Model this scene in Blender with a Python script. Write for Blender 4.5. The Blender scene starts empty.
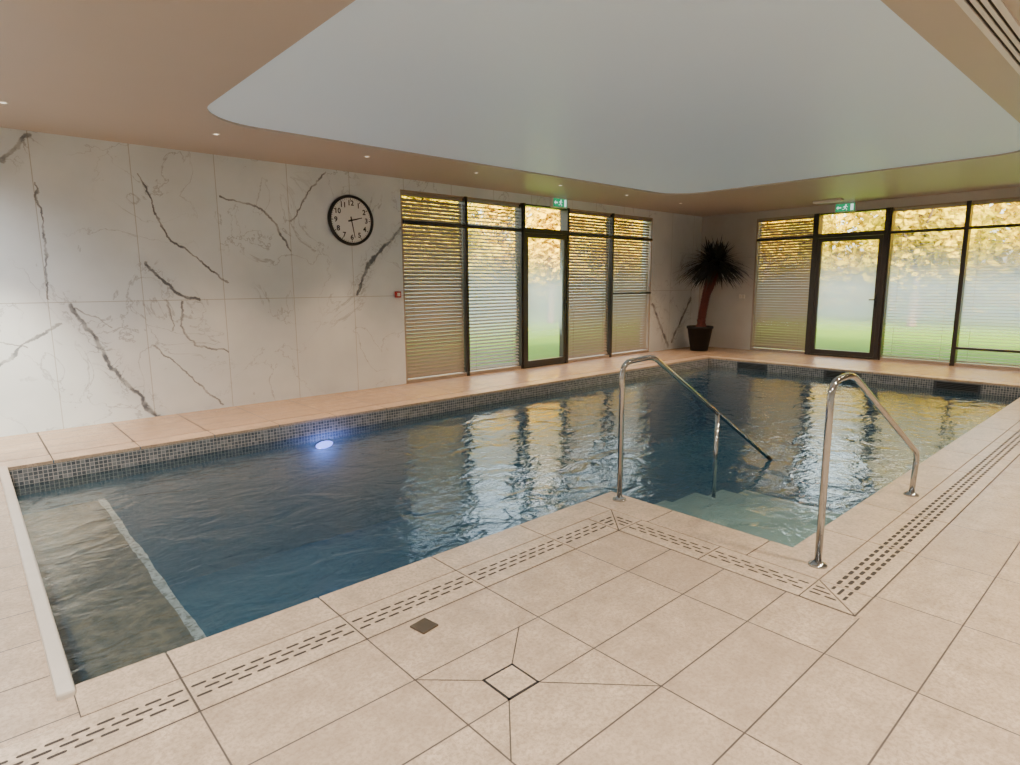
import bpy, bmesh, math, random
from mathutils import Vector, Matrix
random.seed(7)
COL = bpy.context.scene.collection
# ------------------------------------------------------------------ dimensions (metres)
WY, WX = 7.96, 13.27            # marble wall plane, far window wall plane
BX, BY = -3.2, -2.8             # walls behind the viewer
ZC, ZH, ZT = 3.037, 2.88, 2.42  # soffit, window head, transom
PX0, PX1, PXN = 0.167, 11.35, 3.40
PY0, PYN, PY1 = 1.37, 2.68, 6.53
ZW = -0.17
TLX, TLY, TX, TY = .665, .33, 1.155, .85    # floor tile pitches and grid origin
CAM = Vector((0, 0, 1.5))
F, P, RO, A = 611.4, math.radians(9.129), math.radians(0.35), math.radians(48.025)
fw = Vector((math.cos(A)*math.cos(P), math.sin(A)*math.cos(P), -math.sin(P)))
rt = Vector((math.sin(A), -math.cos(A), 0)); dn = fw.cross(rt)
rt2 = rt*math.cos(RO) + dn*math.sin(RO); dn2 = dn*math.cos(RO) - rt*math.sin(RO)
def w1(u, v):
    d = rt2*((u-510)/F) + dn2*((v-382.5)/F) + fw
    t = WY/d.y; q = CAM + d*t
    return (q.x, q.z)
# ------------------------------------------------------------------ node helpers
class NT:
    def __init__(s, name):
        s.m = bpy.data.materials.new(name); s.m.use_nodes = True
        s.t = s.m.node_tree; s.t.nodes.clear()
        s.out = s.n('ShaderNodeOutputMaterial')
    def n(s, typ, **kw):
        nd = s.t.nodes.new(typ)
        for k, v in kw.items(): setattr(nd, k, v)
        return nd
    def l(s, a, b): s.t.links.new(a, b)
    def put(s, sock, v):
        if hasattr(v, 'links'): s.l(v, sock)
        else: sock.default_value = v
    def math(s, op, a, b=0.0, c=None, clamp=False):
        nd = s.n('ShaderNodeMath', operation=op, use_clamp=clamp)
        s.put(nd.inputs[0], a); s.put(nd.inputs[1], b)
        if c is not None: s.put(nd.inputs[2], c)
        return nd.outputs[0]
    def vm(s, op, a, b=None, sc=None):
        nd = s.n('ShaderNodeVectorMath', operation=op)
        s.put(nd.inputs[0], a)
        if b is not None: s.put(nd.inputs[1], b)
        if sc is not None: s.put(nd.inputs['Scale'], sc)
        return nd.outputs['Value'] if op in ('DOT_PRODUCT', 'LENGTH', 'DISTANCE') else nd.outputs[0]
    def mix(s, f, a, b):
        nd = s.n('ShaderNodeMix', data_type='RGBA')
        s.put(nd.inputs[0], f); s.put(nd.inputs[6], a); s.put(nd.inputs[7], b)
        return nd.outputs[2]
    def mixs(s, f, a, b):
        nd = s.n('ShaderNodeMixShader'); s.put(nd.inputs[0], f); s.l(a, nd.inputs[1]); s.l(b, nd.inputs[2]); return nd.outputs[0]
    def maprange(s, v, a, b, c, d, smooth=False):
        nd = s.n('ShaderNodeMapRange', interpolation_type='SMOOTHSTEP' if smooth else 'LINEAR')
        for i, q in enumerate((v, a, b, c, d)): s.put(nd.inputs[i], q)
        return nd.outputs[0]
    def noise(s, vec, scale, detail=4, rough=.55, dist=0.0):
        nd = s.n('ShaderNodeTexNoise'); s.l(vec, nd.inputs['Vector'])
        nd.inputs['Scale'].default_value = scale; nd.inputs['Detail'].default_value = detail
        nd.inputs['Roughness'].default_value = rough; nd.inputs['Distortion'].default_value = dist
        return nd
    def pos(s): return s.n('ShaderNodeNewGeometry').outputs['Position']
    def xyz(s, v):
        nd = s.n('ShaderNodeSeparateXYZ'); s.l(v, nd.inputs[0]); return nd.outputs
    def comb(s, x=0.0, y=0.0, z=0.0):
        nd = s.n('ShaderNodeCombineXYZ')
        for i, q in enumerate((x, y, z)): s.put(nd.inputs[i], q)
        return nd.outputs[0]
    def prin(s, col, rough=.5, metal=0.0, normal=None, **kw):
        nd = s.n('ShaderNodeBsdfPrincipled')
        s.put(nd.inputs['Base Color'], col); s.put(nd.inputs['Roughness'], rough)
        nd.inputs['Metallic'].default_value = metal
        if normal is not None: s.l(normal, nd.inputs['Normal'])
        for k, v in kw.items(): s.put(nd.inputs[k], v)
        return nd.outputs[0]
    def done(s, sh): s.l(sh, s.out.inputs['Surface']); return s.m
def c4(r, g, b): return (r, g, b, 1)
def simple(name, col, rough=.5, metal=0.0, var=.06, scale=12, **kw):
    t = NT(name); p = t.pos(); n = t.noise(p, scale)
    dark = c4(*[q*(1-var*2) for q in col]); lite = c4(*[min(1, q*(1+var)) for q in col])
    return t.done(t.prin(t.mix(n.outputs[0], dark, lite), rough, metal, **kw))
M = {}
# floor tiles
def tile_mat(name, grid=True, base=(.575,.43,.30)):
    t = NT(name); p = t.pos(); x, y, z = t.xyz(p)
    n1 = t.noise(p, 6.5, 8, .75); n2 = t.noise(p, 60, 5, .8)
    col = t.mix(t.maprange(n1.outputs[0], .32, .68, 0, 1), c4(base[0]*.68, base[1]*.67, base[2]*.65), c4(base[0]*1.14, base[1]*1.14, base[2]*1.14))
    col = t.mix(t.maprange(n2.outputs[0], .47, .57, 0, .6), col, c4(base[0]*.52, base[1]*.50, base[2]*.47))
    if grid:
        tx = t.math('DIVIDE', t.math('SUBTRACT', x, TX), TLX); ty = t.math('DIVIDE', t.math('SUBTRACT', y, TY), TLY)
        w = t.n('ShaderNodeTexWhiteNoise', noise_dimensions='2D')
        t.l(t.comb(t.math('FLOOR', tx), t.math('FLOOR', ty)), w.inputs['Vector'])
        col = t.mix(t.math('MULTIPLY', w.outputs['Value'], .40), col, c4(base[0]*.66, base[1]*.64, base[2]*.64))
        def line(q): 
            fr = t.math('FRACT', t.math('ADD', q, 100.0)); return t.math('MINIMUM', fr, t.math('SUBTRACT', 1.0, fr))
        left = t.math('LESS_THAN', x, 2.88)
        near1 = t.math('MULTIPLY', left, t.math('LESS_THAN', t.math('ABSOLUTE', t.math('SUBTRACT', y, 2.17)), .035))
        near2 = t.math('MULTIPLY', t.math('SUBTRACT', 1.0, left), t.math('LESS_THAN', t.math('ABSOLUTE', t.math('SUBTRACT', y, .855)), .03))
        ly = t.math('ADD', t.math('MULTIPLY', line(ty), TLY/TLX), t.math('ADD', near1, near2))
        d = t.math('MINIMUM', line(tx), ly)
        far = t.maprange(y, 5.5, 6.5, 0, .006)
        g = t.maprange(t.math('SUBTRACT', d, far), .0038, .0068, 1, 0)
        col = t.mix(g, col, c4(.09,.065,.05))
        rough = t.math('ADD', .27, t.math('MULTIPLY', g, .4))
    else: rough = .29
    b = t.n('ShaderNodeBump'); b.inputs['Strength'].default_value = .12; b.inputs['Distance'].default_value = .01
    t.l(n2.outputs[0], b.inputs['Height'])
    return t.done(t.prin(col, rough, normal=b.outputs[0]))
M['tile'] = tile_mat('floor_tile')
M['stone'] = tile_mat('coping_stone', False, (.61,.46,.325))
M['grout'] = simple('dark_grout', (.085,.065,.05), .9)
M['slot'] = simple('slot_dark', (.05,.038,.03), .9)
M['throat'] = simple('vent_dark', (.025,.02,.018), .9)
# marble with veins
def marble():
    t = NT('veined_marble'); p = t.pos(); x, y, z = t.xyz(p)
    nz = t.noise(p, 3.2, 6, .60); off = t.vm('SCALE', t.vm('SUBTRACT', nz.outputs['Color'], (.5,.5,.5)), sc=.21)
    ox, oy, oz = t.xyz(off)
    q = t.comb(t.math('ADD', x, ox), t.math('ADD', z, oz))
    V = [([(0,160),(14,148),(30,137)],.020,.9), ([(35,182),(46,250),(50,300)],.010,.85),
         ([(137,175),(165,235),(226,280)],.011,.9), ([(146,262),(158,278),(175,293),(196,300)],.020,1.0),
         ([(218,195),(250,205),(270,215),(290,252)],.014,.85),
         ([(326,170),(308,196),(290,222)],.012,.8), ([(402,228),(385,245),(370,262),(355,294)],.022,.95),
         ([(72,306),(92,335),(112,370),(157,416)],.022,1.0), ([(0,366),(30,340),(60,325)],.012,.75),
         ([(0,346),(28,347)],.008,.6), ([(180,302),(182,325),(200,345),(228,352)],.011,.8),
         ([(155,345),(180,365),(222,405)],.010,.75), ([(76,308),(110,325)],.008,.6),
         ([(652,305),(668,345)],.035,.9), ([(690,298),(672,342)],.035,.9),
         ([(165,300),(175,330)],.008,.6)]
    acc = None; halo = None
    wn = t.noise(p, 5.0, 3, .55); wmod = t.maprange(wn.outputs[0], .36, .58, .5, 1.1)
    for pts, w, s in V:
        pp = [w1(*a) for a in pts]
        for a, b in zip(pp[:-1], pp[1:]):
            ab = Vector((b[0]-a[0], b[1]-a[1], 0)); L2 = ab.length_squared
            pa = t.vm('SUBTRACT', q, (a[0], a[1], 0))
            k = t.math('MULTIPLY', t.vm('DOT_PRODUCT', pa, tuple(ab)), 1/L2, clamp=True)
            d = t.vm('LENGTH', t.vm('SUBTRACT', pa, t.vm('SCALE', tuple(ab), sc=k)))
            core = t.maprange(d, w*.45, w*1.35, s, 0, True)
            acc = core if acc is None else t.math('MAXIMUM', acc, core)
            if w >= .02:
                hh = t.maprange(d, 0, w*9, s, 0, True); halo = hh if halo is None else t.math('MAXIMUM', halo, hh)
    acc = t.math('MULTIPLY', acc, wmod, clamp=True)
    n2 = t.noise(p, 1.2, 7, .56, 1.0); thin = t.maprange(t.math('ABSOLUTE', t.math('SUBTRACT', n2.outputs[0], .5)), 0, .008, .60, 0)
    n4 = t.noise(p, .9, 2); thin = t.math('MULTIPLY', thin, t.maprange(n4.outputs[0], .40, .55, 0, 1))
    n5 = t.noise(p, 3.4, 5, .55, .6); hair = t.maprange(t.math('ABSOLUTE', t.math('SUBTRACT', n5.outputs[0], .5)), 0, .014, .9, 0)
    hair = t.math('MULTIPLY', hair, halo, clamp=True)
    n3 = t.noise(p, 1.1, 4, .5)
    col = t.mix(t.maprange(n3.outputs[0], .3, .7, 0, 1), c4(.64,.72,.79), c4(.80,.88,.95))
    col = t.mix(t.math('MULTIPLY', halo, .16), col, c4(.36,.41,.48))
    col = t.mix(t.math('MAXIMUM', thin, hair), col, c4(.26,.30,.36))
    col = t.mix(acc, col, c4(.12,.14,.175))
    fx = t.math('FRACT', t.math('ADD', t.math('DIVIDE', t.math('SUBTRACT', x, .72), .872), 50.0)); fx = t.math('MINIMUM', fx, t.math('SUBTRACT', 1.0, fx))
    jz = t.math('ABSOLUTE', t.math('SUBTRACT', z, 1.34))
    g = t.math('MAXIMUM', t.maprange(fx, .003, .006, 1, 0), t.maprange(jz, .003, .005, 1, 0))
    col = t.mix(t.math('MULTIPLY', g, .5), col, c4(.2,.19,.18))
    return t.done(t.prin(col, .32))
M['marble'] = marble()
M['wallplain'] = simple('stone_wall', (.54,.54,.52), .55, scale=3)
M['soffit'] = simple('soffit_paint', (.52,.45,.385), .42, var=.02, scale=2)
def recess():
    t = NT('recess_glow_paint'); n = t.noise(t.pos(), .7, 3)
    return t.done(t.prin(t.mix(n.outputs[0], c4(.66,.79,.90), c4(.70,.83,.93)), .45, **{'Emission Color': c4(.64,.84,1), 'Emission Strength': .10}))  # paint emits a faint cool fill light; no lamp behind it
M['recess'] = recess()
M['edge'] = simple('white_edge', (.75,.70,.63), .4)
M['lip'] = simple('beige_lip', (.60,.52,.43), .35)
M['frame'] = simple('dark_frame', (.03,.024,.022), .35)
M['sill'] = simple('pale_frame', (.36,.30,.25), .45)
M['black'] = simple('black_plastic', (.012,.012,.013), .4)
M['grille'] = simple('grille_grey', (.07,.075,.08), .4)
M['steel'] = simple('polished_steel', (.46,.47,.48), .14, 1.0, var=.03)
M['white'] = simple('white_plastic', (.78,.77,.74), .4, var=.01)
M['dial'] = simple('dial_white', (.84,.86,.87), .4, var=.01)
M['ink'] = simple('ink', (.01,.01,.01), .5)
M['red'] = simple('red_plastic', (.45,.03,.03), .4)
M['bronze'] = simple('bronze_lid', (.13,.10,.07), .4, .6)
M['pot'] = simple('pot_glaze', (.004,.004,.005), .6)
M['soil'] = simple('soil', (.03,.02,.015), .9, scale=60)
M['bark'] = simple('red_bark', (.14,.03,.022), .75, var=.4, scale=40)
M['leaf'] = simple('dark_leaf', (.034,.036,.030), .45, var=.4, scale=20)
M['trunk'] = simple('tree_bark', (.13,.10,.07), .9, var=.2)
def emis(name, col, st):
    t = NT(name); e = t.n('ShaderNodeEmission'); e.inputs[0].default_value = c4(*col); e.inputs[1].default_value = st
    return t.done(e.outputs[0])
M['lamp'] = emis('lamp_glow', (1,.88,.70), 2.5)
M['led'] = emis('led_glow', (.20,.25,1.0), 9)
M['green'] = emis('sign_green', (.02,.42,.16), .9)
M['signwhite'] = emis('sign_white', (.8,1,.9), 1.3)
def slatmat(name, col, tf):
    t = NT(name); n = t.noise(t.pos(), 9); cc = t.mix(n.outputs[0], c4(*[q*.9 for q in col]), c4(*col))
    tr = t.n('ShaderNodeBsdfTranslucent'); t.l(cc, tr.inputs[0]); return t.done(t.mixs(tf, t.prin(cc, .6), tr.outputs[0]))
M['slat'] = slatmat('blind_slat', (.40,.315,.25), .06)
M['slat_pale'] = slatmat('blind_slat_pale', (.52,.475,.42), .10)
def glass(name, frost):
    t = NT(name); x, y, z = t.xyz(t.pos())
    r = t.n('ShaderNodeValToRGB'); e = r.color_ramp.elements
    e[0].position = 0; e[0].color = c4(*[frost[0][1]]*3); e[1].position = 1; e[1].color = c4(*[frost[-1][1]]*3)
    for zz, v in frost[1:-1]:
        k = e.new(zz/3.0); k.color = c4(v, v, v)
    t.l(t.math('DIVIDE', z, 3.0), r.inputs[0])
    tp = t.n('ShaderNodeBsdfTransparent'); tp.inputs[0].default_value = c4(.96,.97,.95)
    tl = t.n('ShaderNodeBsdfTranslucent'); tl.inputs[0].default_value = c4(.68,.74,.77)
    gl = t.n('ShaderNodeBsdfGlossy'); gl.inputs['Roughness'].default_value = .03
    fr = t.n('ShaderNodeFresnel'); fr.inputs[0].default_value = 1.3
    return t.done(t.mixs(fr.outputs[0], t.mixs(r.outputs[0], tp.outputs[0], tl.outputs[0]), gl.outputs[0]))
M['glass'] = glass('frost_banded_glass', [(0,.0),(.50,.01),(.85,.70),(1.40,.82),(1.80,.30),(2.2,.02),(3,.0)])
def water():
    t = NT('pool_water'); p = t.pos()
    mp = t.n('ShaderNodeMapping'); t.l(p, mp.inputs[0]); mp.inputs['Scale'].default_value = (1, 1.25, 1)
    n1 = t.noise(mp.outputs[0], 3.0, 2, .5, .9); n2 = t.noise(mp.outputs[0], 11.0, 3, .55, .6)
    h = t.math('ADD', n1.outputs[0], t.math('MULTIPLY', n2.outputs[0], .28))
    b = t.n('ShaderNodeBump'); b.inputs['Strength'].default_value = .55; b.inputs['Distance'].default_value = .028; t.l(h, b.inputs['Height'])
    fr = t.n('ShaderNodeFresnel'); fr.inputs[0].default_value = 1.50; t.l(b.outputs[0], fr.inputs['Normal'])
    tp = t.n('ShaderNodeBsdfTransparent'); tp.inputs[0].default_value = c4(.80,.87,.87)
    df = t.n('ShaderNodeBsdfDiffuse'); df.inputs[0].default_value = c4(.030,.084,.122); t.l(b.outputs[0], df.inputs['Normal'])
    tl = t.n('ShaderNodeBsdfTranslucent'); tl.inputs[0].default_value = c4(.12,.20,.36)
    gl = t.n('ShaderNodeBsdfGlossy'); gl.inputs['Roughness'].default_value = .01; gl.inputs[0].default_value = c4(1,.96,.88); t.l(b.outputs[0], gl.inputs['Normal'])
    return t.done(t.mixs(fr.outputs[0], t.mixs(.36, tp.outputs[0], t.mixs(.28, df.outputs[0], tl.outputs[0])), gl.outputs[0]))
M['water'] = water()
def mosaic(name, pitch, cols, grout, rough=.25, glow=0.0):
    t = NT(name); p = t.pos(); x, y, z = t.xyz(p)
    g = t.n('ShaderNodeNewGeometry'); nx, ny, nzz = t.xyz(g.outputs['Normal'])
    top = t.math('GREATER_THAN', t.math('ABSOLUTE', nzz), .5)
    s = t.math('ADD', x, t.math('MULTIPLY', t.math('GREATER_THAN', t.math('ABSOLUTE', nx), .5), t.math('SUBTRACT', y, x)))
    a = t.math('ADD', t.math('DIVIDE', s, pitch), 1000.0)
    v = t.math('ADD', z, t.math('MULTIPLY', top, t.math('SUBTRACT', y, z)))
    b = t.math('ADD', t.math('DIVIDE', v, pitch), 1000.0)
    w = t.n('ShaderNodeTexWhiteNoise', noise_dimensions='2D'); t.l(t.comb(t.math('FLOOR', a), t.math('FLOOR', b)), w.inputs['Vector'])
    r = t.n('ShaderNodeValToRGB'); r.color_ramp.interpolation = 'CONSTANT'; e = r.color_ramp.elements
    e[0].color = c4(*cols[0]); e[1].position = 1/len(cols); e[1].color = c4(*cols[1])
    for i in range(2, len(cols)): k = e.new(i/len(cols)); k.color = c4(*cols[i])
    t.l(w.outputs['Value'], r.inputs[0])
    def ln(q): fr = t.math('FRACT', q); return t.math('MINIMUM', fr, t.math('SUBTRACT', 1.0, fr))
    d = t.math('MINIMUM', ln(a), ln(b)); col = t.mix(t.math('LESS_THAN', d, .08), r.outputs[0], c4(*grout))
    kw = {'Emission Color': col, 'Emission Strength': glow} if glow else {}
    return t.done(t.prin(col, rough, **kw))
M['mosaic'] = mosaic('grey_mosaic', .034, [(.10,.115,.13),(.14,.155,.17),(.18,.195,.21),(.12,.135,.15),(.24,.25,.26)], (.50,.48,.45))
M['basin'] = mosaic('blue_glow_basin_tile', .05, [(.038,.105,.155),(.042,.115,.168),(.047,.128,.182),(.04,.11,.16)], (.06,.14,.19), glow=.34)  # emission in the tile stands in for light spread under water
M['step'] = mosaic('pale_glow_step_tile', .05, [(.58,.70,.61),(.60,.72,.63),(.59,.71,.62)], (.56,.68,.59), glow=.16)  # added emission brightens the submerged steps, which hold no lamp
def shelfm():
    t = NT('brown_shelf_stone'); p = t.pos(); n = t.noise(p, 3.0, 8, .72, .8); n2 = t.noise(p, 14, 4, .6)
    c = t.mix(t.maprange(n.outputs[0], .36, .64, 0, 1), c4(.13,.085,.03), c4(.52,.36,.18))
    c = t.mix(t.maprange(n2.outputs[0], .45, .62, 0, .55), c, c4(.10,.07,.03))
    return t.done(t.prin(c, .6))
M['shelf'] = shelfm()
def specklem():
    t = NT('pale_glow_shelf_edge'); p = t.pos(); n = t.noise(p, 30, 6, .75); n2 = t.noise(p, 6, 3)
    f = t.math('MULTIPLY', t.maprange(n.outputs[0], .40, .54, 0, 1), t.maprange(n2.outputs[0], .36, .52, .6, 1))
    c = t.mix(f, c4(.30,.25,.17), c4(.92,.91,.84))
    return t.done(t.prin(c, .6, **{'Emission Color': c, 'Emission Strength': .12}))  # slight emission lifts the strip's brightness under water; not a light
M['speckle'] = specklem()
def grass():
    t = NT('lawn_grass'); p = t.pos(); n = t.noise(p, 1.2, 6, .7); n2 = t.noise(p, 25, 3)
    c = t.mix(n.outputs[0], c4(.045,.15,.001), c4(.11,.26,.003)); c = t.mix(t.maprange(n2.outputs[0], .4, .7, 0, .3), c, c4(.18,.24,.01))
    return t.done(t.prin(c, .9))
M['grass'] = grass()
def leafm(name, a, b, sc=.8):
    t = NT(name); n = t.noise(t.pos(), sc, 3, .6); cc = t.mix(t.maprange(n.outputs[0], .35, .65, 0, 1), c4(*a), c4(*b))
    df = t.n('ShaderNodeBsdfDiffuse'); t.l(cc, df.inputs[0]); tr = t.n('ShaderNodeBsdfTranslucent'); t.l(cc, tr.inputs[0])
    return t.done(t.mixs(.45, df.outputs[0], tr.outputs[0]))
M['yellow'] = leafm('autumn_yellow', (.56,.43,.002), (.84,.69,.003))
M['olive'] = leafm('autumn_olive', (.38,.34,.003), (.70,.60,.004))
M['hedge'] = leafm('hedge_yellow', (.42,.35,.003), (.74,.62,.004), .7)
# ------------------------------------------------------------------ object helpers
ORG = {}
def obj(name, bm, mat, parent=None, smooth=False, at=None):
    me = bpy.data.meshes.new(name); org = Vector((0,0,0))
    if parent is not None: org = ORG[parent.name]
    elif at is not None: org = Vector(at)
    bmesh.ops.translate(bm, verts=bm.verts, vec=-org)
    bm.to_mesh(me); bm.free()
    mats = mat if isinstance(mat, (list, tuple)) else [mat]
    for m in mats: me.materials.append(M[m])
    if smooth:
        for pz in me.polygons: pz.use_smooth = True
    o = bpy.data.objects.new(name, me); COL.objects.link(o)
    if parent is not None: o.parent = parent
    else: o.location = org
    ORG[o.name] = org
    return o
def thing(name, loc, label, cat, group=None):
    o = bpy.data.objects.new(name, None); COL.objects.link(o); o.location = loc; o.empty_display_size = .1
    ORG[o.name] = Vector(loc); o['label'] = label; o['category'] = cat
    if group: o['group'] = group
    return o
def tag(o, label, cat, group=None):
    o['label'] = label; o['category'] = cat
    if group: o['group'] = group
    return o
def struct(o): o['kind'] = 'structure'; return o
def dup(root, loc, label=None):
    r = root.copy(); COL.objects.link(r); r.location = loc; ORG[r.name] = Vector(loc)
    if label: r['label'] = label
    for ch in list(root.children):
        c = ch.copy(); COL.objects.link(c); c.parent = r
        for g in list(ch.children):
            d = g.copy(); COL.objects.link(d); d.parent = c
    return r
def NB(): return bmesh.new()
def box(bm, x0, x1, y0, y1, z0, z1, mi=0, bev=0.0):
    r = bmesh.ops.create_cube(bm, size=1); vs = r['verts']
    for v in vs:
        v.co = Vector(((x0+x1)/2+v.co.x*(x1-x0), (y0+y1)/2+v.co.y*(y1-y0), (z0+z1)/2+v.co.z*(z1-z0)))
    fs = set(f for v in vs for f in v.link_faces)
    for f in fs: f.material_index = mi
    if bev:
        es = list(set(e for v in vs for e in v.link_edges))
        bmesh.ops.bevel(bm, geom=es, offset=bev, segments=2, affect='EDGES', profile=.5)
def tube(bm, pts, r, n=14, caps=True, radii=None):
    pts = [Vector(p) for p in pts]; rings = []; up = None
    for i, p in enumerate(pts):
        t = (pts[min(i+1, len(pts)-1)] - pts[max(i-1, 0)]).normalized()
        if up is None:
            up = t.orthogonal().normalized()
        up = (up - t*up.dot(t)).normalized(); s = t.cross(up)
        rr = radii[i] if radii else r
        rings.append([bm.verts.new(p + (up*math.cos(2*math.pi*k/n) + s*math.sin(2*math.pi*k/n))*rr) for k in range(n)])
    for a, b in zip(rings[:-1], rings[1:]):
        for k in range(n): bm.faces.new((a[k], a[(k+1)%n], b[(k+1)%n], b[k]))
    if caps: bm.faces.new(rings[0][::-1]); bm.faces.new(rings[-1])
def lathe(bm, prof, c, axis='Z', n=40, caps=True, squash=1.0):
    c = Vector(c); rings = []
    for r, h in prof:
        ring = []
        for k in range(n):
            a = 2*math.pi*k/n; q = (r*math.cos(a), r*math.sin(a)*squash, h)
            if axis == 'Y': q = (q[0], h, q[1])
            if axis == 'X': q = (h, q[0], q[1])
            ring.append(bm.verts.new(c+Vector(q)))
        rings.append(ring)
    for a, b in zip(rings[:-1], rings[1:]):
        for k in range(n): bm.faces.new((a[k], a[(k+1)%n], b[(k+1)%n], b[k]))
    if caps: bm.faces.new(rings[0][::-1]); bm.faces.new(rings[-1])
def poly(bm, pts, mi=0):
    f = bm.faces.new([bm.verts.new(p) for p in pts]); f.material_index = mi; return f
def fillet(pts, r, seg=10):
    pts = [Vector(p) for p in pts]; out = [pts[0]]
    for i in range(1, len(pts)-1):
        rr = r[i-1] if isinstance(r, (list, tuple)) else r
        a, b, c = pts[i-1], pts[i], pts[i+1]; d1 = (a-b).normalized(); d2 = (c-b).normalized()
        for k in range(seg+1):
            t = k/seg; q = (b+d1*rr)*(1-t)**2 + b*2*t*(1-t) + (b+d2*rr)*t**2; out.append(q)
    out.append(pts[-1]); return out
# ------------------------------------------------------------------ floor with the pool opening
bm = NB()
for x0, x1, y0, y1 in [(BX,PX0,BY,WY+.3), (PX0,PXN,BY,PYN), (PXN,PX1,BY,PY0), (PX1,WX+.3,BY,WY+.3), (PX0,PX1,PY1,WY+.3)]:
    poly(bm, [(x0,y0,0),(x1,y0,0),(x1,y1,0),(x0,y1,0)])
bmesh.ops.remove_doubles(bm, verts=bm.verts, dist=.0001)
struct(obj('floor', bm, 'tile'))
# walls
bm = NB(); W0, W1_ = 5.02, 11.30
box(bm, BX, W0, WY, WY+.25, -.1, ZC+.3); box(bm, W1_, WX+.25, WY, WY+.25, -.1, ZC+.3); box(bm, W0, W1_, WY, WY+.25, ZH, ZC+.3)
struct(obj('wall_left', bm, 'marble'))
bm = NB(); V0, V1 = .45, 6.62
box(bm, WX, WX+.25, BY, V0, -.1, ZC+.3); box(bm, WX, WX+.25, V1, WY, -.1, ZC+.3); box(bm, WX, WX+.25, V0, V1, ZH, ZC+.3)
struct(obj('wall_far', bm, 'wallplain'))
bm = NB(); box(bm, BX, WX, BY-.2, BY, -.1, ZC+.3); struct(obj('wall_right', bm, 'wallplain'))
bm = NB(); box(bm, BX-.2, BX, BY, WY, -.1, ZC+.3); struct(obj('wall_back', bm, 'wallplain'))
# ceiling: soffit with a rounded recess
RX0, RX1, RY0, RY1, RR = 1.81, 9.85, 1.35, 6.44, .62
def rrect(z, g=0.0):
    o = []
    for cx, cy, a0 in ((RX1-RR,RY1-RR,0), (RX0+RR,RY1-RR,90), (RX0+RR,RY0+RR,180), (RX1-RR,RY0+RR,270)):
        for k in range(13):
            a = math.radians(a0+90*k/12); o.append(Vector((cx+(RR+g)*math.cos(a), cy+(RR+g)*math.sin(a), z)))
    return o
bm = NB()
outer = [bm.verts.new(q) for q in ((BX,BY,ZC),(WX,BY,ZC),(WX,WY,ZC),(BX,WY,ZC))]
inner = [bm.verts.new(q) for q in rrect(ZC)]
es = [bm.edges.new((outer[i], outer[(i+1)%4])) for i in range(4)] + [bm.edges.new((inner[i], inner[(i+1)%len(inner)])) for i in range(len(inner))]
bmesh.ops.triangle_fill(bm, use_beauty=True, use_dissolve=False, edges=es)
lo = inner; hi = [bm.verts.new(q) for q in rrect(ZC+.02)]
for i in range(len(lo)): bm.faces.new((lo[i], lo[(i+1)%len(lo)], hi[(i+1)%len(lo)], hi[i]))
ceil = struct(obj('ceiling', bm, 'soffit'))
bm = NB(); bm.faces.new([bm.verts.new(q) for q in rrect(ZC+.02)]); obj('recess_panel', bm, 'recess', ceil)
# roof above so daylight enters only by the windows
bm = NB(); box(bm, BX-.3, WX+.4, BY-.3, WY+.4, ZC+.3, ZC+.45); struct(obj('roof', bm, 'soffit'))
# ------------------------------------------------------------------ windows (built in wall coordinates: s along the wall, d outwards)
def wall_box(bm, wall, s0, s1, d0, d1, z0, z1, **k):
    if wall == 'L': box(bm, s0, s1, WY+d0, WY+d1, z0, z1, **k)
    else: box(bm, WX+d0, WX+d1, s0, s1, z0, z1, **k)
def wall_quad(bm, wall, s0, s1, d, z0, z1):
    if wall == 'L': poly(bm, [(s0,WY+d,z0),(s1,WY+d,z0),(s1,WY+d,z1),(s0,WY+d,z1)])
    else: poly(bm, [(WX+d,s0,z0),(WX+d,s1,z0),(WX+d,s1,z1),(WX+d,s0,z1)])
wn = [0]; dnn = [0]
def window(wall, s0, s1, mid=None, t=.026, pale=(0,0)):
    wn[0] += 1; bm = NB()
    wall_box(bm, wall, s0, s0+t, -.03 if not pale[0] else .0, .14, .0, ZH, mi=pale[0]); wall_box(bm, wall, s1-t, s1, -.03 if not pale[1] else .0, .14, .0, ZH, mi=pale[1])
    wall_box(bm, wall, s0+t, s1-t, .0, .14, ZH-.025, ZH, mi=1); wall_box(bm, wall, s0+t, s1-t, -.01, .14, 0, .05, mi=1)
    wall_box(bm, wall, s0+t, s1-t, -.03, .015, ZT-.025, ZT+.025)
    if mid: wall_box(bm, wall, s0+t, s1-t, -.03, .015, mid-.02, mid+.02)
    o = struct(obj('window_%d' % wn[0], bm, ['frame', 'sill']))
    b2 = NB(); wall_quad(b2, wall, s0+t, s1-t, .11, .05, ZH-.025); obj('pane', b2, 'glass', o)
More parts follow.
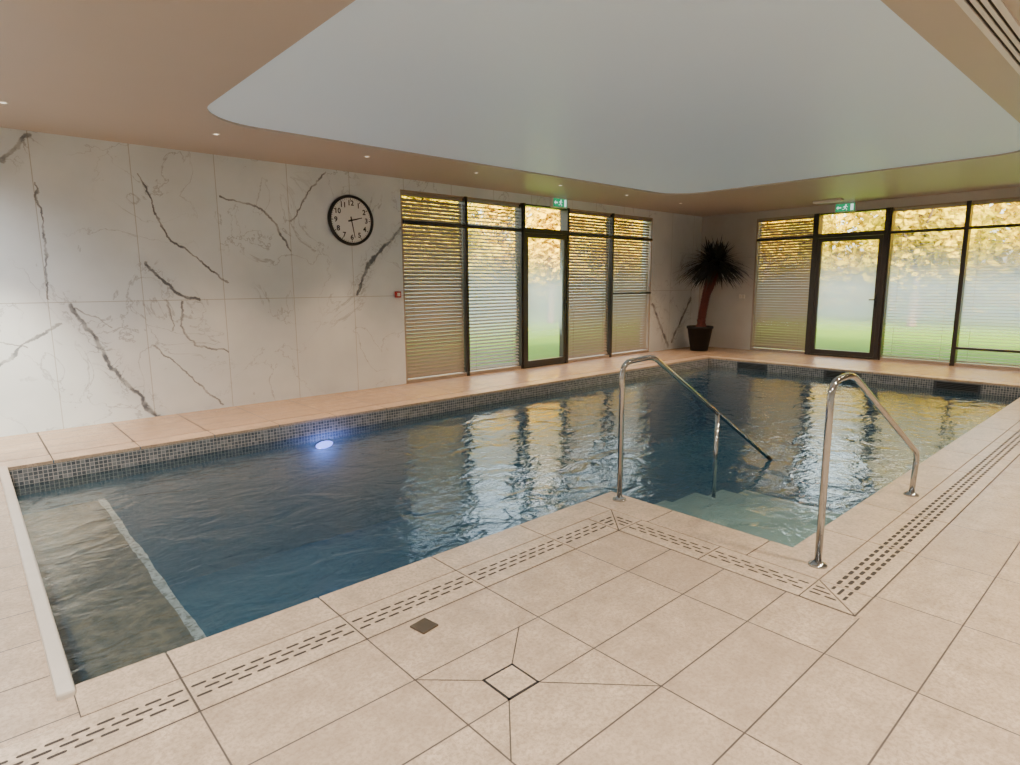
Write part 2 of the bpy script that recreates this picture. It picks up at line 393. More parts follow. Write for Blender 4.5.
def door(wall, s0, s1, hinge, t=.05):
    dnn[0] += 1; bm = NB()
    wall_box(bm, wall, s0, s0+t, -.05, .14, 0, ZH); wall_box(bm, wall, s1-t, s1, -.05, .14, 0, ZH)
    wall_box(bm, wall, s0+t, s1-t, -.0, .14, ZH-.025, ZH); wall_box(bm, wall, s0+t, s1-t, -.05, .14, ZT-.03, ZT+.05)
    wall_box(bm, wall, s0+t, s1-t, -.02, .14, 0, .03)
    o = struct(obj('door_%d' % dnn[0], bm, 'frame'))
    a, b, w = s0+t+.006, s1-t-.006, .07; b2 = NB()
    wall_box(b2, wall, a, a+w, -.04, .03, .035, ZT-.035); wall_box(b2, wall, b-w, b, -.04, .03, .035, ZT-.035)
    wall_box(b2, wall, a+w, b-w, -.04, .03, ZT-.11, ZT-.035); wall_box(b2, wall, a+w, b-w, -.04, .03, .035, .13)
    lf = obj('door_leaf', b2, 'frame', o)
    b3 = NB(); wall_quad(b3, wall, a+w, b-w, .0, .13, ZT-.11); obj('door_glass', b3, 'glass', lf)
    b3 = NB(); hs = b-w/2 if hinge > 0 else a+w/2; ds = -.12 if hinge > 0 else .12
    wall_box(b3, wall, hs-.02, hs+.02, -.052, -.04, 1.02, 1.26)
    wall_box(b3, wall, min(hs, hs+ds*.9), max(hs, hs+ds*.9), -.10, -.085, 1.15, 1.172); wall_box(b3, wall, hs-.01, hs+.01, -.10, -.05, 1.15, 1.172)
    obj('door_handle', b3, 'black', lf)
    b3 = NB(); wall_quad(b3, wall, s0+t, s1-t, .05, ZT+.05, ZH-.025); obj('transom_pane', b3, 'glass', o)
def blind(wall, s0, s1, tilt, mat, label, zbot=.07, pitch=.056):
    wd = pitch*1.0; c = (s0+s1)/2
    loc = (c, WY+.055, zbot) if wall == 'L' else (WX+.055, c, zbot)
    r = thing('venetian_blind', loc, label, 'blind', 'venetian blinds hanging in the window bays')
    bm = NB(); wall_box(bm, wall, s0, s1, .03, .08, ZH-.075, ZH-.03); obj('headrail', bm, mat, r)
    bm = NB(); wall_box(bm, wall, s0, s1, .035, .075, zbot, zbot+.02); obj('bottom_rail', bm, mat, r)
    bm = NB(); z = zbot+.045; ca, sa = math.cos(tilt)*wd/2, math.sin(tilt)*wd/2
    while z < ZH-.10:
        d0, d1, z0, z1 = .056-ca, .056+ca, z-sa, z+sa; dm, zm = .056-.003*math.sin(tilt), z+.003*math.cos(tilt)
        for (da, za), (db, zb) in (((d0,z0),(dm,zm)), ((dm,zm),(d1,z1))):
            if wall == 'L': q = [(s0+.005,WY+da,za),(s1-.005,WY+da,za),(s1-.005,WY+db,zb),(s0+.005,WY+db,zb)]
            else: q = [(WX+da,s0+.005,za),(WX+da,s1-.005,za),(WX+db,s1-.005,zb),(WX+db,s0+.005,zb)]
            poly(bm, q)
        z += pitch
    obj('slats', bm, mat, r)
    for f in (.15, .85):
        s = s0+(s1-s0)*f; b = NB()
        tube(b, [(s,WY+.024,zbot),(s,WY+.024,ZH-.07)] if wall == 'L' else [(WX+.024,s,zbot),(WX+.024,s,ZH-.07)], .0025, 5); obj('ladder_cord', b, mat, r)
bays = [(5.02,6.22,None,(1,0)), (6.22,7.45,None,(0,0)), (8.62,9.94,None,(0,0)), (9.94,11.30,1.30,(0,1))]
bl = [(1.10,'slat','tan venetian blind, almost closed, in the leftmost bay beside the clock'),
      (.55,'slat_pale','bright half-open venetian blind just left of the glazed door in the marble wall'),
      (.98,'slat','venetian blind just right of the glazed door in the marble wall'),
      (1.02,'slat','venetian blind in the marble-wall bay with a middle rail, nearest the potted plant')]
for (a, b, mid, pl_), (ti, m, lb) in zip(bays, bl):
    window('L', a, b, mid, pale=pl_); blind('L', a+.03, b-.03, ti, m, lb)
door('L', 7.45, 8.62, 1)
bays = [(5.36,6.62,None,(0,1)), (2.80,4.00,None,(0,0)), (1.62,2.80,.32,(0,0)), (.45,1.62,None,(1,0))]
bl = [(1.08,'slat','dense tan venetian blind on the far wall between potted plant and far door'),
      (.08,'slat_pale','open see-through venetian blind just right of the far-wall door'),
      (.06,'slat_pale','open venetian blind on the far wall in the bay with a low rail'),
      (.08,'slat_pale','open venetian blind in the last far-wall bay, farthest from the plant')]
for (a, b, mid, pl_), (ti, m, lb) in zip(bays, bl):
    window('F', a, b, mid, pale=pl_, t=.035); blind('F', a+.04, b-.04, ti, m, lb)
door('F', 4.00, 5.36, -1, t=.08)
# ------------------------------------------------------------------ swimming pool
OUT = [(PX0,PYN),(PXN,PYN),(PXN,PY0),(PX1,PY0),(PX1,PY1),(PX0,PY1)]
pool = thing('swimming_pool', (5.7,4.0,0), 'L-shaped indoor swimming pool lined with blue tiles and grey mosaic waterline', 'swimming pool')
bm = NB(); n = len(OUT)
for i in range(n):
    a, b = OUT[i], OUT[(i+1)%n]; poly(bm, [(a[0],a[1],0),(a[0],a[1],-1.45),(b[0],b[1],-1.45),(b[0],b[1],0)])
poly(bm, [(x,y,-1.45) for x, y in OUT])
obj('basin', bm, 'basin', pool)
bm = NB(); e = .006
IN = [(PX0+e,PYN+e),(PXN+e,PYN+e),(PXN+e,PY0+e),(PX1-e,PY0+e),(PX1-e,PY1-e),(PX0+e,PY1-e)]
for i in range(n):
    a, b = IN[i], IN[(i+1)%n]; poly(bm, [(a[0],a[1],-.02),(a[0],a[1],-.26),(b[0],b[1],-.26),(b[0],b[1],-.02)])
obj('waterline_mosaic', bm, 'mosaic', pool)
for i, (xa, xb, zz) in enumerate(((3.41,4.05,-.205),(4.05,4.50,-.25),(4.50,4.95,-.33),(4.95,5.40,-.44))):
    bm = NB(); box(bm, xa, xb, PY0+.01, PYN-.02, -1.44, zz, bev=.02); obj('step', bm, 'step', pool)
bm = NB(); box(bm, PX0+.01, .80, PYN+.01, PY1-.01, -1.44, -.43); obj('underwater_shelf', bm, 'shelf', pool)
# pale edge strip of the shelf: ribbon outline wavered to imitate ripple distortion
rd = random.Random(11); bm = NB(); prev = None; yy = PYN+.012
while yy < PY1-.012:
    ww = .026+.004*math.sin(yy*9.1)+rd.uniform(-.003,.003); cc = .803+.004*math.sin(yy*5.3+1)
    a, b = bm.verts.new((cc-ww,yy,-.424)), bm.verts.new((cc+ww,yy,-.424))
    if prev: bm.faces.new((prev[0],prev[1],b,a))
    prev = (a,b); yy += .045
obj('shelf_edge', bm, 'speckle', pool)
# coping stones
def stones(name, parent, x0, x1, y0, y1, along, start, top, mat='stone', th=.03, L=TLX, extra=None):
    a0, a1 = (x0, x1) if along == 'X' else (y0, y1); k = math.floor((a0-start)/L); g = .004; br = [a0]
    while start+k*L < a1-.12:
        if start+k*L > a0+.12: br.append(start+k*L)
        k += 1
    br.append(a1)
    for p, q in zip(br[:-1], br[1:]):
        bm = NB()
        if along == 'X': box(bm, p+g, q-g, y0+g, y1-g, top-th, top, bev=.003)
        else: box(bm, x0+g, x1-g, p+g, q-g, top-th, top, bev=.003)
        if extra: extra(bm, p+g, q-g, x0, x1, y0, y1, along, top)
        obj(name, bm, [mat, 'slot'] if extra else mat, parent)
TOP = .004; CW = .24
bm = NB()
for x0, x1, y0, y1 in [(PX0,3.12,2.46,PYN-.01), (3.12,PXN-.01,1.12,PYN-.01), (PXN-.01,PX1+CW,1.12,PY0-.01), (PX1+.01,PX1+CW,PY0-.01,PY1+CW), (PX0,PX1+.01,PY1+.01,PY1+CW)]:
    poly(bm, [(x0,y0,.0012),(x1,y0,.0012),(x1,y1,.0012),(x0,y1,.0012)])
obj('grout_bed', bm, 'grout', pool)
stones('coping_stone', pool, PX0, 3.12, 2.46, PYN+.012, 'X', TX, TOP)
stones('coping_stone', pool, 3.12, PXN+.012, PY0, PYN+.012, 'Y', TY, TOP, L=TLY*2)
stones('coping_stone', pool, 3.12, PX1, 1.12, PY0+.012, 'X', TX, TOP)
stones('coping_stone', pool, PX1-.012, PX1+CW, 1.12, PY1+CW, 'Y', TY, TOP, L=TLY*2)
stones('coping_stone', pool, PX0-.07, PX1-.012, PY1-.012, PY1+CW, 'X', TX, TOP)
bm = NB(); box(bm, PX0-.050, PX0+.010, 2.62, PY1-.015, -.03, .026, bev=.011); obj('end_rim', bm, 'lip', pool)
# underwater lamp
LX, LZ = 2.98, -.31
r = thing('pool_lamp', (LX,PY1-.008,LZ), 'underwater pool lamp glowing blue white below the marble wall', 'pool light')
bm = NB(); lathe(bm, [(.106,0),(.113,0),(.113,-.010),(.107,-.014),(.106,-.014)], (LX,PY1-.008,LZ), 'Y', 28, squash=.42, caps=False); obj('lamp_ring', bm, 'steel', r)
bm = NB(); lathe(bm, [(.001,0),(.108,0),(.095,-.010),(.001,-.014)], (LX,PY1-.010,LZ), 'Y', 28, squash=.42); obj('lamp_lens', bm, 'led', r)
# water
bm = NB(); poly(bm, [(x,y,ZW) for x, y in OUT]); wt = obj('pool_water', bm, 'water', at=None); wt['kind'] = 'stuff'; tag(wt, 'rippling blue water filling the swimming pool', 'water')
# skimmers
for y, lb in ((5.6,'black skimmer opening at far pool end, nearest the potted plant'), (3.95,'middle one of the three black skimmer openings at the far pool end'), (2.3,'black skimmer opening at far pool end, nearest the curved short handrail')):
    r = thing('pool_skimmer', (PX1-.01,y,-.10), lb, 'skimmer', 'skimmers in the far end of the pool')
    bm = NB(); x0, x1 = PX1-.030, PX1-.007
    box(bm, x0,x1,y-.30,y-.27,-.17,-.035); box(bm, x0,x1,y+.27,y+.30,-.17,-.035); box(bm, x0,x1,y-.27,y+.27,-.055,-.035); box(bm, x0,x1,y-.27,y+.27,-.17,-.15)
    obj('skimmer_frame', bm, 'grille', r); bm = NB(); box(bm, PX1-.014, PX1-.009, y-.27, y+.27, -.15, -.055); obj('opening', bm, 'black', r)
    for zz in (-.078, -.103, -.128):
        bm = NB(); box(bm, PX1-.026, PX1-.016, y-.27, y+.27, zz-.004, zz+.004); obj('grille_bar', bm, 'grille', r)
# ------------------------------------------------------------------ slotted drain channel
def slot(bm, along, s0, s1, c, top, w):
    pts = []
    if s1-s0 < .024: return
    for a in range(-3, 4): t = math.radians(30*a); pts.append((s1-w+w*math.cos(t), c+w*math.sin(t)))
    for a in range(3, 10): t = math.radians(30*a); pts.append((s0+w+w*math.cos(t), c+w*math.sin(t)))
    if along == 'X': poly(bm, [(u,v,top+.0008) for u, v in pts], 1)
    else: poly(bm, [(v,u,top+.0008) for u, v in pts], 1)
def slots_w(w, gap, ro):
    def slots(bm, p, q, x0, x1, y0, y1, along, top):
        L = q-p; nn = max(1, round(L/gap)); step = L/nn; c0, c1 = (y0, y1) if along == 'X' else (x0, x1); cc = (c0+c1)/2
        for row in (-1, 0, 1):
            for k in range(nn + (row == 0)):
                s = p+step*(k+.5) - (step/2 if row == 0 else 0)
                slot(bm, along, max(p+.004, s-gap*.38), min(q-.004, s+gap*.38), cc+row*ro, top, w)
    return slots
dr = thing('drain_channel', (2.9,2.3,0), 'slotted beige stone drain channel following the near and right pool edges', 'drain channel')
bm = NB()
for x0, x1, y0, y1 in [(-1.6,3.12,2.21,2.455), (2.88,3.115,.87,2.21), (3.12,WX-.6,.87,1.115)]: poly(bm, [(x0-.004,y0-.004,.001),(x1,y0-.004,.001),(x1,y1,.001),(x0-.004,y1,.001)])
obj('grout_bed', bm, 'grout', dr)
fine_s, bold_s = slots_w(.0070, .072, .037), slots_w(.0098, .074, .041)
stones('slotted_slab', dr, -1.6, 2.88, 2.21, 2.46, 'X', TX, TOP, extra=fine_s)
stones('slotted_slab', dr, 2.88, 3.12, 1.12, 2.21, 'Y', 1.12, TOP, extra=fine_s, L=.545)
stones('slotted_slab', dr, 3.12, WX-.6, .87, 1.12, 'X', TX, TOP, extra=bold_s)
for ci, (x0, x1, y0, y1) in enumerate(((2.88,3.12,2.21,2.46), (2.88,3.12,.87,1.12))):     # mitred corner slabs
    for s in (0, 1):
        g = .004; bm = NB()
        tri = [(x0+g,y0+2.4*g),(x1-2.4*g,y1-g),(x0+g,y1-g)] if s else [(x0+2.4*g,y0+g),(x1-g,y0+g),(x1-g,y1-2.4*g)]
        f = poly(bm, [(u,v,-.02) for u, v in tri]); gg = bmesh.ops.extrude_face_region(bm, geom=[f])
        bmesh.ops.translate(bm, verts=[v for v in gg['geom'] if isinstance(v, bmesh.types.BMVert)], vec=(0,0,TOP+.02)); bmesh.ops.recalc_face_normals(bm, faces=bm.faces)
        run = 'X' if (ci == 0) == (s == 1) else 'Y'
        for row in (-1, 0, 1):
            o = row*.039; m_ = .016
            if run == 'X': c = (y0+y1)/2+o; dg_ = x0+(c-y0)*(x1-x0)/(y1-y0); a, b = (x0+.008, dg_-m_) if s else (dg_+m_, x1-.008)
            else: c = (x0+x1)/2+o; dg_ = y0+(c-x0)*(y1-y0)/(x1-x0); a, b = (dg_+m_, y1-.008) if s else (y0+.008, dg_-m_)
            nseg = max(1, round((b-a)/.075)); st = (b-a)/nseg
            for k in range(nseg): slot(bm, run, a+st*k+.008, a+st*(k+1)-.008, c, TOP, .0075)
        obj('mitred_slab', bm, ['stone', 'slot'], dr)
# square tile-filled drain cover with cut seams
cx, cy, hs = 1.42, 1.585, .078
r = thing('floor_drain_cover', (cx,cy,0), 'square tile-filled drain cover with dark metal edge in the near floor', 'drain cover')
bm = NB(); box(bm, cx-hs,cx+hs,cy-hs,cy-hs+.009,-.004,.003); box(bm, cx-hs,cx+hs,cy+hs-.009,cy+hs,-.004,.003); box(bm, cx-hs,cx-hs+.009,cy-hs,cy+hs,-.004,.003); box(bm, cx+hs-.009,cx+hs,cy-hs,cy+hs,-.004,.003)
obj('metal_edge', bm, 'frame', r)
bm = NB(); box(bm, cx-hs+.008,cx+hs-.008,cy-hs+.008,cy+hs-.008,-.004,.0022); obj('tile_inset', bm, 'stone', r)
for a, b in (((cx-hs,cy+hs),(TX,1.84)), ((cx+hs,cy+hs),(1.70,1.84)), ((cx+hs,cy-hs),(TX+TLX,1.18)), ((cx-hs,cy-hs),(TX,1.29))):
    bm = NB(); a, b = Vector((*a,.0008)), Vector((*b,.0008)); s = (b-a).cross(Vector((0,0,1))).normalized()*.0025; poly(bm, [a-s,b-s,b+s,a+s])
    obj('cut_seam', bm, 'grout', r)
# bronze outlet lid
bm = NB(); box(bm, 1.345,1.435,2.08,2.17,.0,.010,bev=.003); lid = obj('outlet_lid', bm, 'bronze', at=(1.39,2.125,0)); tag(lid, 'small square bronze lid lying on floor beside the slotted channel', 'floor lid')
lid.rotation_euler.z = math.radians(9)
# ------------------------------------------------------------------ handrails
def flange(bm, x, y, z=TOP): lathe(bm, [(.001,0),(.048,0),(.046,.010),(.030,.018),(.023,.024),(.001,.024)], (x,y,z), 'Z', 28)
r = thing('pool_handrail', (3.32,2.54,0), 'long steel handrail sloping down into the water beside the pool steps', 'handrail')
y = 2.54
bm = NB(); tube(bm, fillet([(3.31,y,0),(3.31,y,.97),(3.66,y,.985),(5.58,y,-.14)], [.09,.08]), .0182, 18); obj('rail', bm, 'steel', r, True)
bm = NB(); tube(bm, [(4.60,y,.43),(4.60,y,-.33)], .0168, 16); obj('post', bm, 'steel', r, True)
bm = NB(); flange(bm, 3.31, y); obj('base_flange', bm, 'steel', r, True)
bm = NB(); lathe(bm, [(.001,0),(.045,0),(.045,.012),(.001,.012)], (4.60,y,-.33), 'Z', 24); obj('base_flange', bm, 'steel', r, True)
bm = NB(); tube(bm, [(5.56,y,-.128),(5.63,y,-.169)], .0198, 16); obj('end_cap', bm, 'black', r, True)
y = 1.19
r = thing('pool_handrail', (4.1,y,0), 'short steel handrail with both feet on the right coping beside the steps', 'handrail')
bm = NB(); tube(bm, fillet([(3.28,y,0),(3.28,y,1.0),(3.56,y,1.01),(4.95,y,.30),(4.90,y,0)], [.10,.10,.07]), .0182, 18); obj('rail', bm, 'steel', r, True)
for x in (3.28, 4.90):
    bm = NB(); flange(bm, x, y); obj('base_flange', bm, 'steel', r, True)
# ------------------------------------------------------------------ clock
CX, CZ, CR = 4.20, 2.385, .335
r = thing('wall_clock', (CX,WY-.03,CZ), 'large round black-rimmed wall clock with white dial on the marble wall', 'clock')
bm = NB(); lathe(bm, [(CR-.03,0),(CR,0),(CR+.006,-.02),(CR,-.05),(CR-.014,-.056),(CR-.032,-.05),(CR-.034,-.03)], (CX,WY,CZ), 'Y', 72, caps=False); obj('rim', bm, 'black', r, True)
bm = NB(); lathe(bm, [(.001,-.004),(CR-.031,-.004),(CR-.031,-.03),(.001,-.03)], (CX,WY,CZ), 'Y', 72)
for k in range(60):
    a = math.radians(6*k); L = .028 if k % 5 == 0 else .014; w = .005 if k % 5 == 0 else .0022; R1 = CR-.040
    d = Vector((math.sin(a),0,math.cos(a))); s = Vector((math.cos(a),0,-math.sin(a)))*w; o = Vector((CX,WY-.0312,CZ))
    poly(bm, [o+d*R1-s, o+d*R1+s, o+d*(R1-L)+s, o+d*(R1-L)-s], 1)
dial = obj('dial', bm, ['dial', 'ink'], r)
for h in range(1, 13):
    cu = bpy.data.curves.new('t', 'FONT'); cu.body = str(h); cu.size = .096; cu.align_x = 'CENTER'; cu.align_y = 'CENTER'; cu.extrude = .001; cu.offset = .002
    to = bpy.data.objects.new('t', cu); COL.objects.link(to); bpy.context.view_layer.update()
    me = bpy.data.meshes.new_from_object(to.evaluated_get(bpy.context.evaluated_depsgraph_get()))
    bpy.data.objects.remove(to); me.name = 'numeral'; me.materials.clear(); me.materials.append(M['ink'])
    a = math.radians(30*h); rad = CR-.105
    me.transform(Matrix.Translation((math.sin(a)*rad, -.0035, math.cos(a)*rad)) @ Matrix.Rotation(math.pi/2, 4, 'X'))
    no = bpy.data.objects.new('numeral', me); COL.objects.link(no); no.parent = dial; ORG[no.name] = ORG[r.name]
def hand(name, deg, L, w, yy):
    a = math.radians(deg); d = Vector((math.sin(a),0,math.cos(a))); s = Vector((math.cos(a),0,-math.sin(a))); o = Vector((CX,yy,CZ)); bm = NB()
    f = poly(bm, [o-d*.05-s*w, o+d*L-s*w*.5, o+d*L+s*w*.5, o-d*.05+s*w]); g = bmesh.ops.extrude_face_region(bm, geom=[f])
    bmesh.ops.translate(bm, verts=[v for v in g['geom'] if isinstance(v, bmesh.types.BMVert)], vec=(0,-.003,0)); obj(name, bm, 'ink', r)
hand('hour_hand', 76, .165, .011, WY-.036); hand('minute_hand', 170, .235, .008, WY-.040)
bm = NB(); lathe(bm, [(.001,0),(.014,0),(.012,-.012),(.001,-.014)], (CX,WY-.033,CZ), 'Y', 20); obj('center_cap', bm, 'ink', r)
# ------------------------------------------------------------------ alarm point, switch, exit signs
r = thing('call_point', (4.91,WY,1.36), 'small red alarm call point on the marble wall beside the windows', 'alarm button')
bm = NB(); box(bm, 4.865,4.955,WY-.045,WY,1.315,1.405,bev=.006); hz = obj('housing', bm, 'red', r)
bm = NB(); box(bm, 4.885,4.935,WY-.049,WY-.044,1.335,1.385); obj('press_plate', bm, 'white', hz)
r = thing('light_switch', (WX,6.87,1.2), 'pale double light switch on the far wall beside the potted plant', 'switch')
bm = NB(); box(bm, WX-.012,WX,6.80,6.94,1.15,1.24,bev=.004); obj('cover_plate', bm, 'white', r)
for yy in (6.835, 6.905):
    bm = NB(); box(bm, WX-.018,WX-.01,yy-.026,yy+.026,1.165,1.225,bev=.002); obj('rocker', bm, 'edge', r)
def exit_sign(wall, s, z, label):
    loc = (s,WY-.03,z) if wall == 'L' else (WX-.03,s,z); r = thing('exit_sign', loc, label, 'exit sign')
    bm = NB(); wall_box(bm, wall, s-.19, s+.19, -.07, 0, z-.085, z+.085, bev=.006); obj('housing', bm, 'white', r)
    bm = NB(); wall_box(bm, wall, s-.175, s+.175, -.074, -.068, z-.072, z+.072); gp = obj('green_panel', bm, 'green', r)
    bm = NB(); dd = -.0755
    def pg(pts):
        if wall == 'L': poly(bm, [(s+a,WY+dd,z+b) for a, b in pts])
        else: poly(bm, [(WX+dd,s-a,z+b) for a, b in pts])
    pg([(.10,-.06),(.155,-.06),(.155,.06),(.10,.06)])                                  # doorway
    pg([(-.16,0),(-.125,.035),(-.125,.012),(-.07,.012),(-.07,-.012),(-.125,-.012),(-.125,-.035)])  # arrow
    pg([(.015+.014*math.cos(q), .045+.014*math.sin(q)) for q in [math.pi*k/5 for k in range(10)]])   # head
    pg([(-.012,.028),(.02,.03),(.012,-.012),(-.012,-.012)]); pg([(.018,.028),(.05,.012),(.048,.004),(.014,.014)]); pg([(-.012,.028),(-.04,.008),(-.036,.0),(-.008,.016)])
    pg([(.012,-.012),(.04,-.028),(.034,-.058),(.024,-.056),(.028,-.034),(.0,-.014)]); pg([(-.012,-.012),(.002,-.014),(-.016,-.04),(-.05,-.044),(-.05,-.036),(-.022,-.032)])
    obj('running_figure', bm, 'signwhite', gp)
exit_sign('L', 8.35, 2.95, 'green exit sign above the glazed door in the marble wall')
exit_sign('F', 4.80, 2.95, 'green exit sign above the glazed door in the far wall')
# pale ceiling unit in front of the far exit sign
r = thing('ceiling_unit', (12.5,4.86,ZC), 'pale elongated fitting on the ceiling just in front of the far exit sign', 'ceiling fitting')
bm = NB(); box(bm, 12.44,12.56,4.60,5.12,ZC-.045,ZC,bev=.012); hz = obj('housing', bm, 'white', r)
bm = NB(); box(bm, 12.455,12.545,4.63,5.09,ZC-.052,ZC-.044,bev=.003); obj('diffuser', bm, 'dial', hz)
# ------------------------------------------------------------------ ceiling fittings
dl = None
for i, x in enumerate((.49, 2.18, 3.90, 5.6, 7.3, 9.0, 10.7)):
    lb = ['small recessed ceiling spotlight above the leftmost marble slabs, at the edge of the photo','small recessed ceiling spotlight beside the rounded corner of the ceiling recess','small recessed ceiling spotlight above the wall clock','small recessed ceiling spotlight above the leftmost window bay','small recessed ceiling spotlight above the marble wall door','small recessed ceiling spotlight above the bay right of the marble wall door','small recessed ceiling spotlight above the potted plant end of the marble wall windows'][i]
    if dl is None:
        dl = thing('downlight', (x,6.9,ZC), lb, 'ceiling light', 'row of ceiling spotlights along the marble wall')
        bm = NB(); lathe(bm, [(.024,.0),(.038,.0),(.036,-.005),(.025,-.005)], (x,6.9,ZC), 'Z', 28, caps=False); obj('bezel', bm, 'edge', dl, True)
        bm = NB(); lathe(bm, [(.001,-.001),(.025,-.001),(.024,-.003),(.001,-.003)], (x,6.9,ZC), 'Z', 20); obj('lens', bm, 'lamp', dl)
    else: dup(dl, (x,6.9,ZC), lb)
r = thing('air_diffuser', (4.6,.98,ZC), 'long slotted white air diffuser in the ceiling at upper right', 'air vent')
bm = NB(); x0, x1, y0, y1 = 2.6, 6.35, .90, 1.07
box(bm, x0,x1,y0,y0+.035,ZC-.012,ZC+.0); box(bm, x0,x1,y1-.035,y1,ZC-.012,ZC); box(bm, x0,x0+.02,y0,y1,ZC-.012,ZC); box(bm, x1-.02,x1,y0,y1,ZC-.012,ZC); obj('frame', bm, 'white', r)
bm = NB(); box(bm, x0+.01,x1-.01,y0+.01,y1-.01,ZC-.002,ZC-.0005); obj('dark_throat', bm, 'throat', r)
for k in range(2):
    bm = NB(); yy = y0+.065+.040*k; box(bm, x0+.02,x1-.02,yy-.012,yy+.012,ZC-.010,ZC-.003); obj('blade', bm, 'white', r)
# ------------------------------------------------------------------ potted plant
PXp, PYp = 12.35, 7.35
r = thing('potted_dragon_tree', (PXp,PYp,0), 'potted dragon tree with red trunk and dark spiky crown in the far corner', 'potted plant')
bm = NB(); lathe(bm, [(.17,0),(.19,.01),(.27,.50),(.29,.50),(.29,.55),(.26,.55),(.25,.49),(.001,.49)], (PXp,PYp,0), 'Z', 36); pot = obj('pot', bm, 'pot', r, True)
bm = NB(); lathe(bm, [(.001,.48),(.25,.48),(.25,.505),(.001,.515)], (PXp,PYp,0), 'Z', 24); obj('soil', bm, 'soil', pot)
rdir = Vector((.743,-.669,0)); top = Vector((PXp,PYp,0))+rdir*.26+Vector((0,0,1.92)); b0 = Vector((PXp,PYp,.48))
bm = NB(); pts = fillet([b0-rdir*.0, b0+rdir*.05+Vector((0,0,.4)), b0+rdir*.12+Vector((0,0,.85)), top], .2)
fine = []
for a, b in zip(pts[:-1], pts[1:]):
    for k in range(4): fine.append(a.lerp(b, k/4))
tube(bm, fine, .1, 14, radii=[.088*(1+.16*math.sin(i*1.9)) for i in range(len(fine))]); obj('trunk', bm, 'bark', r, True)
bm = NB(); tube(bm, [b0+rdir*.12+Vector((.02,.02,0)), b0-rdir*.02+Vector((0,-.02,.35)), b0+rdir*.12+Vector((0,0,.8))], .05, 10); obj('side_stem', bm, 'bark', r, True)
bm = NB(); tube(bm, [b0+rdir*.08+Vector((0,0,.62)), b0+rdir*.22+Vector((0,0,.92)), top+rdir*.10-Vector((0,0,.05))], .05, 10); obj('side_stem', bm, 'bark', r, True)
bm = NB()
for k in range(480):
    th = random.uniform(0, 2*math.pi); el = math.radians(random.uniform(-42, 84)); L = random.uniform(.62, .94)
    d = Vector((math.cos(th)*math.cos(el), math.sin(th)*math.cos(el), math.sin(el)*.62)); s = d.cross(Vector((0,0,1))); s = s.normalized() if s.length > .01 else Vector((1,0,0))
    base = top + Vector((random.uniform(-.14,.14), random.uniform(-.14,.14), random.uniform(-.08,.10))); prev = None
    for j in range(8):
        t = j/7; q = base+d*L*t - Vector((0,0,.26*t*t*math.cos(el))); w = .026*(1-t**2.2)+.0015
        a, b = q-s*w, q+s*w
        for v in (a, b): v.x = min(v.x, WX-.02); v.y = min(v.y, WY-.02)
        cur = (bm.verts.new(a), bm.verts.new(b))
        if prev: bm.faces.new((prev[0], prev[1], cur[1], cur[0]))
        prev = cur
obj('spiky_leaves', bm, 'leaf', r)
# ------------------------------------------------------------------ outdoors
bm = NB()
for x0, x1, y0, y1 in [(-60,90,WY+.25,110), (WX+.25,90,-60,WY+.25)]: poly(bm, [(x0,y0,-.06),(x1,y0,-.06),(x1,y1,-.06),(x0,y1,-.06)])
struct(obj('lawn', bm, 'grass'))
def tree(x, y, h, wd, mat, seed, label, group):
    rd = random.Random(seed); r = thing('autumn_tree', (x,y,-.06), label, 'tree', group)
    bm = NB(); tube(bm, [(x,y,-.06),(x+.1,y,h*.3),(x,y+.1,h*.75)], .15, 8, radii=[.16,.12,.05])
    for k in range(6):
        a = k*1.1+rd.random(); z = h*(.22+.08*k); tube(bm, [(x+.05,y,z),(x+math.cos(a)*wd*.5,y+math.sin(a)*wd*.5,z+h*.18)], .05, 5, radii=[.06,.02])
    obj('trunk', bm, 'trunk', r)
    bm = NB(); blobs = []
    for k in range(22):
        a = rd.uniform(0,6.28); q = rd.uniform(0,.7)*wd; blobs.append((x+math.cos(a)*q, y+math.sin(a)*q, h*rd.uniform(.32,.92), wd*rd.uniform(.28,.44)))
    for k in range(5600):
        b = rd.choice(blobs); v = Vector((rd.gauss(0,1),rd.gauss(0,1),rd.gauss(0,1))).normalized()*b[3]*rd.uniform(.4,1.1)
        c = Vector(b[:3])+v; u = Vector((rd.gauss(0,1),rd.gauss(0,1),rd.gauss(0,1))).normalized(); w = u.orthogonal().normalized(); s = rd.uniform(.09,.17)
        if c.z < .5: continue
        poly(bm, [c-u*s, c+w*s*.65, c+u*s, c-w*s*.65])
    obj('crown', bm, mat, r)
i = 0
for x, y in ((3.5,21),(8,17.5),(13,18.5),(18,17.5),(23,18.5),(28,18),(33,18.5),(38,19),(11,23.8),(16,23.8),(21,24),(26,24),(31,24),(36,24.3)):
    i += 1; tree(x, y, random.uniform(5.8,6.8), 2.15, 'yellow' if i % 3 else 'olive', i, 'yellow autumn tree on the lawn beyond the marble wall windows', 'trees beyond the marble wall windows')
for x, y in ((24,11.5),(25,6.6),(24.2,1.7),(25,-3.2),(24.5,-8.1),(30.5,13),(31,8.0),(30.5,3.0),(31,-2),(30.5,-7)):
    i += 1; tree(x, y, random.uniform(5.8,6.8), 2.15, 'yellow' if i % 4 else 'olive', i, 'yellow autumn tree on the lawn beyond the far wall windows', 'trees beyond the far wall windows')
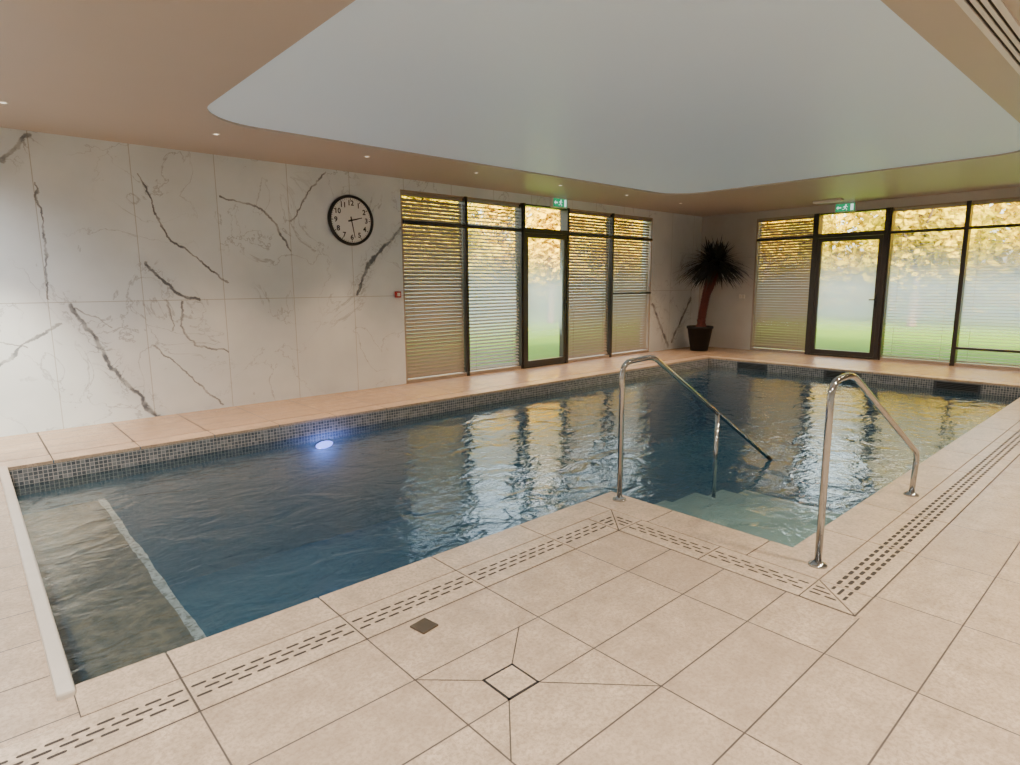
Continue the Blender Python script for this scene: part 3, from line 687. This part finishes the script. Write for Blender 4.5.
def hedge(x0, x1, y0, y1, n, label):
    rd = random.Random(5); bm = NB()
    for k in range(n):
        c = Vector((rd.uniform(x0,x1), rd.uniform(y0,y1), rd.uniform(-.05,6.5)+rd.uniform(0,.5))); u = Vector((rd.gauss(0,1),rd.gauss(0,1),rd.gauss(0,1))).normalized(); w = u.orthogonal().normalized(); s = rd.uniform(.22,.38)
        poly(bm, [c-u*s, c+w*s*.6, c+u*s, c-w*s*.6])
    tag(obj('hedge', bm, 'hedge', at=((x0+x1)/2,(y0+y1)/2,0)), label, 'hedge')
hedge(0, 60, 29, 31, 16000, 'tall yellowing hedge beyond the marble wall windows')
hedge(35.5, 37.5, -14, 16, 11000, 'tall yellowing hedge beyond the far wall windows')
# ------------------------------------------------------------------ light
wd = bpy.data.worlds.new('w'); bpy.context.scene.world = wd; wd.use_nodes = True; nt = wd.node_tree; nt.nodes.clear()
sk = nt.nodes.new('ShaderNodeTexSky'); sk.sky_type = 'NISHITA'; sk.sun_disc = False; sk.sun_elevation = math.radians(22); sk.sun_rotation = math.radians(230); sk.dust_density = 5; sk.ozone_density = .5
wm = nt.nodes.new('ShaderNodeMix'); wm.data_type = 'RGBA'; wm.blend_type = 'MULTIPLY'; wm.inputs[0].default_value = 1; wm.inputs[7].default_value = (1.0,.89,.77,1)
bg = nt.nodes.new('ShaderNodeBackground'); bg.inputs[1].default_value = 2.5; ow = nt.nodes.new('ShaderNodeOutputWorld')
nt.links.new(sk.outputs[0], wm.inputs[6]); nt.links.new(wm.outputs[2], bg.inputs[0]); nt.links.new(bg.outputs[0], ow.inputs[0])
def light(kind, name, loc, energy, col, aim=None, **kw):
    ld = bpy.data.lights.new(name, kind); ld.energy = energy; ld.color = col
    for k, v in kw.items(): setattr(ld, k, v)
    o = bpy.data.objects.new(name, ld); COL.objects.link(o); o.location = loc
    if aim is not None: o.rotation_euler = (Vector(aim)-Vector(loc)).to_track_quat('-Z','Y').to_euler()
    return o
sd = Vector((.75,.45,-.55)).normalized(); s = light('SUN', 'sun', (0,0,20), 7.5, (1,.94,.80), aim=Vector((0,0,20))+sd, angle=.02)
K = 6.8
for x in (.49, 2.18, 3.90, 5.6, 7.3, 9.0, 10.7):
    light('SPOT', 'spot', (x,6.9,ZC-.03), 42*K, (1,.60,.32), spot_size=math.radians(78), spot_blend=1, shadow_soft_size=.04)
for x, en, c in ((-1.2,86,(1,.96,.88)), (1.2,86,(1,.95,.86)), (3.6,76,(1,.91,.76)), (6.0,68,(1,.84,.63)), (8.4,66,(1,.82,.60))):
    light('SPOT', 'spot', (x,-.3,ZC-.03), en*K, c, spot_size=math.radians(155), spot_blend=1, shadow_soft_size=.12)
for yy, en in ((2.0,72), (4.5,68), (7.0,52)):
    light('SPOT', 'spot', (-.6,yy,ZC-.03), en*K, (.98,.98,.96), spot_size=math.radians(155), spot_blend=1, shadow_soft_size=.12)
for yy in (2.0, 4.5):
    light('SPOT', 'spot', (11.6,yy,ZC-.03), 46*K, (1,.70,.48), spot_size=math.radians(140), spot_blend=1, shadow_soft_size=.1)
light('SPOT', 'spot', (-.9,5.6,ZC-.05), 170*K, (1,.90,.68), aim=(.1,WY,.30), spot_size=math.radians(40), spot_blend=1, shadow_soft_size=.05)  # unseen spot added for the warm patch low on the marble wall
light('POINT', 'pool_glow', (LX,PY1-.14,LZ-.06), 11, (.22,.30,1), shadow_soft_size=.012)
# ------------------------------------------------------------------ camera
cd = bpy.data.cameras.new('camera'); cam = bpy.data.objects.new('camera', cd); COL.objects.link(cam)
cd.sensor_width = 36; cd.lens = F/1020*36; cd.clip_start = .05; cd.clip_end = 300
m = Matrix((rt2, -dn2, -fw)).transposed().to_4x4(); m.translation = CAM; cam.matrix_world = m
bpy.context.scene.camera = cam
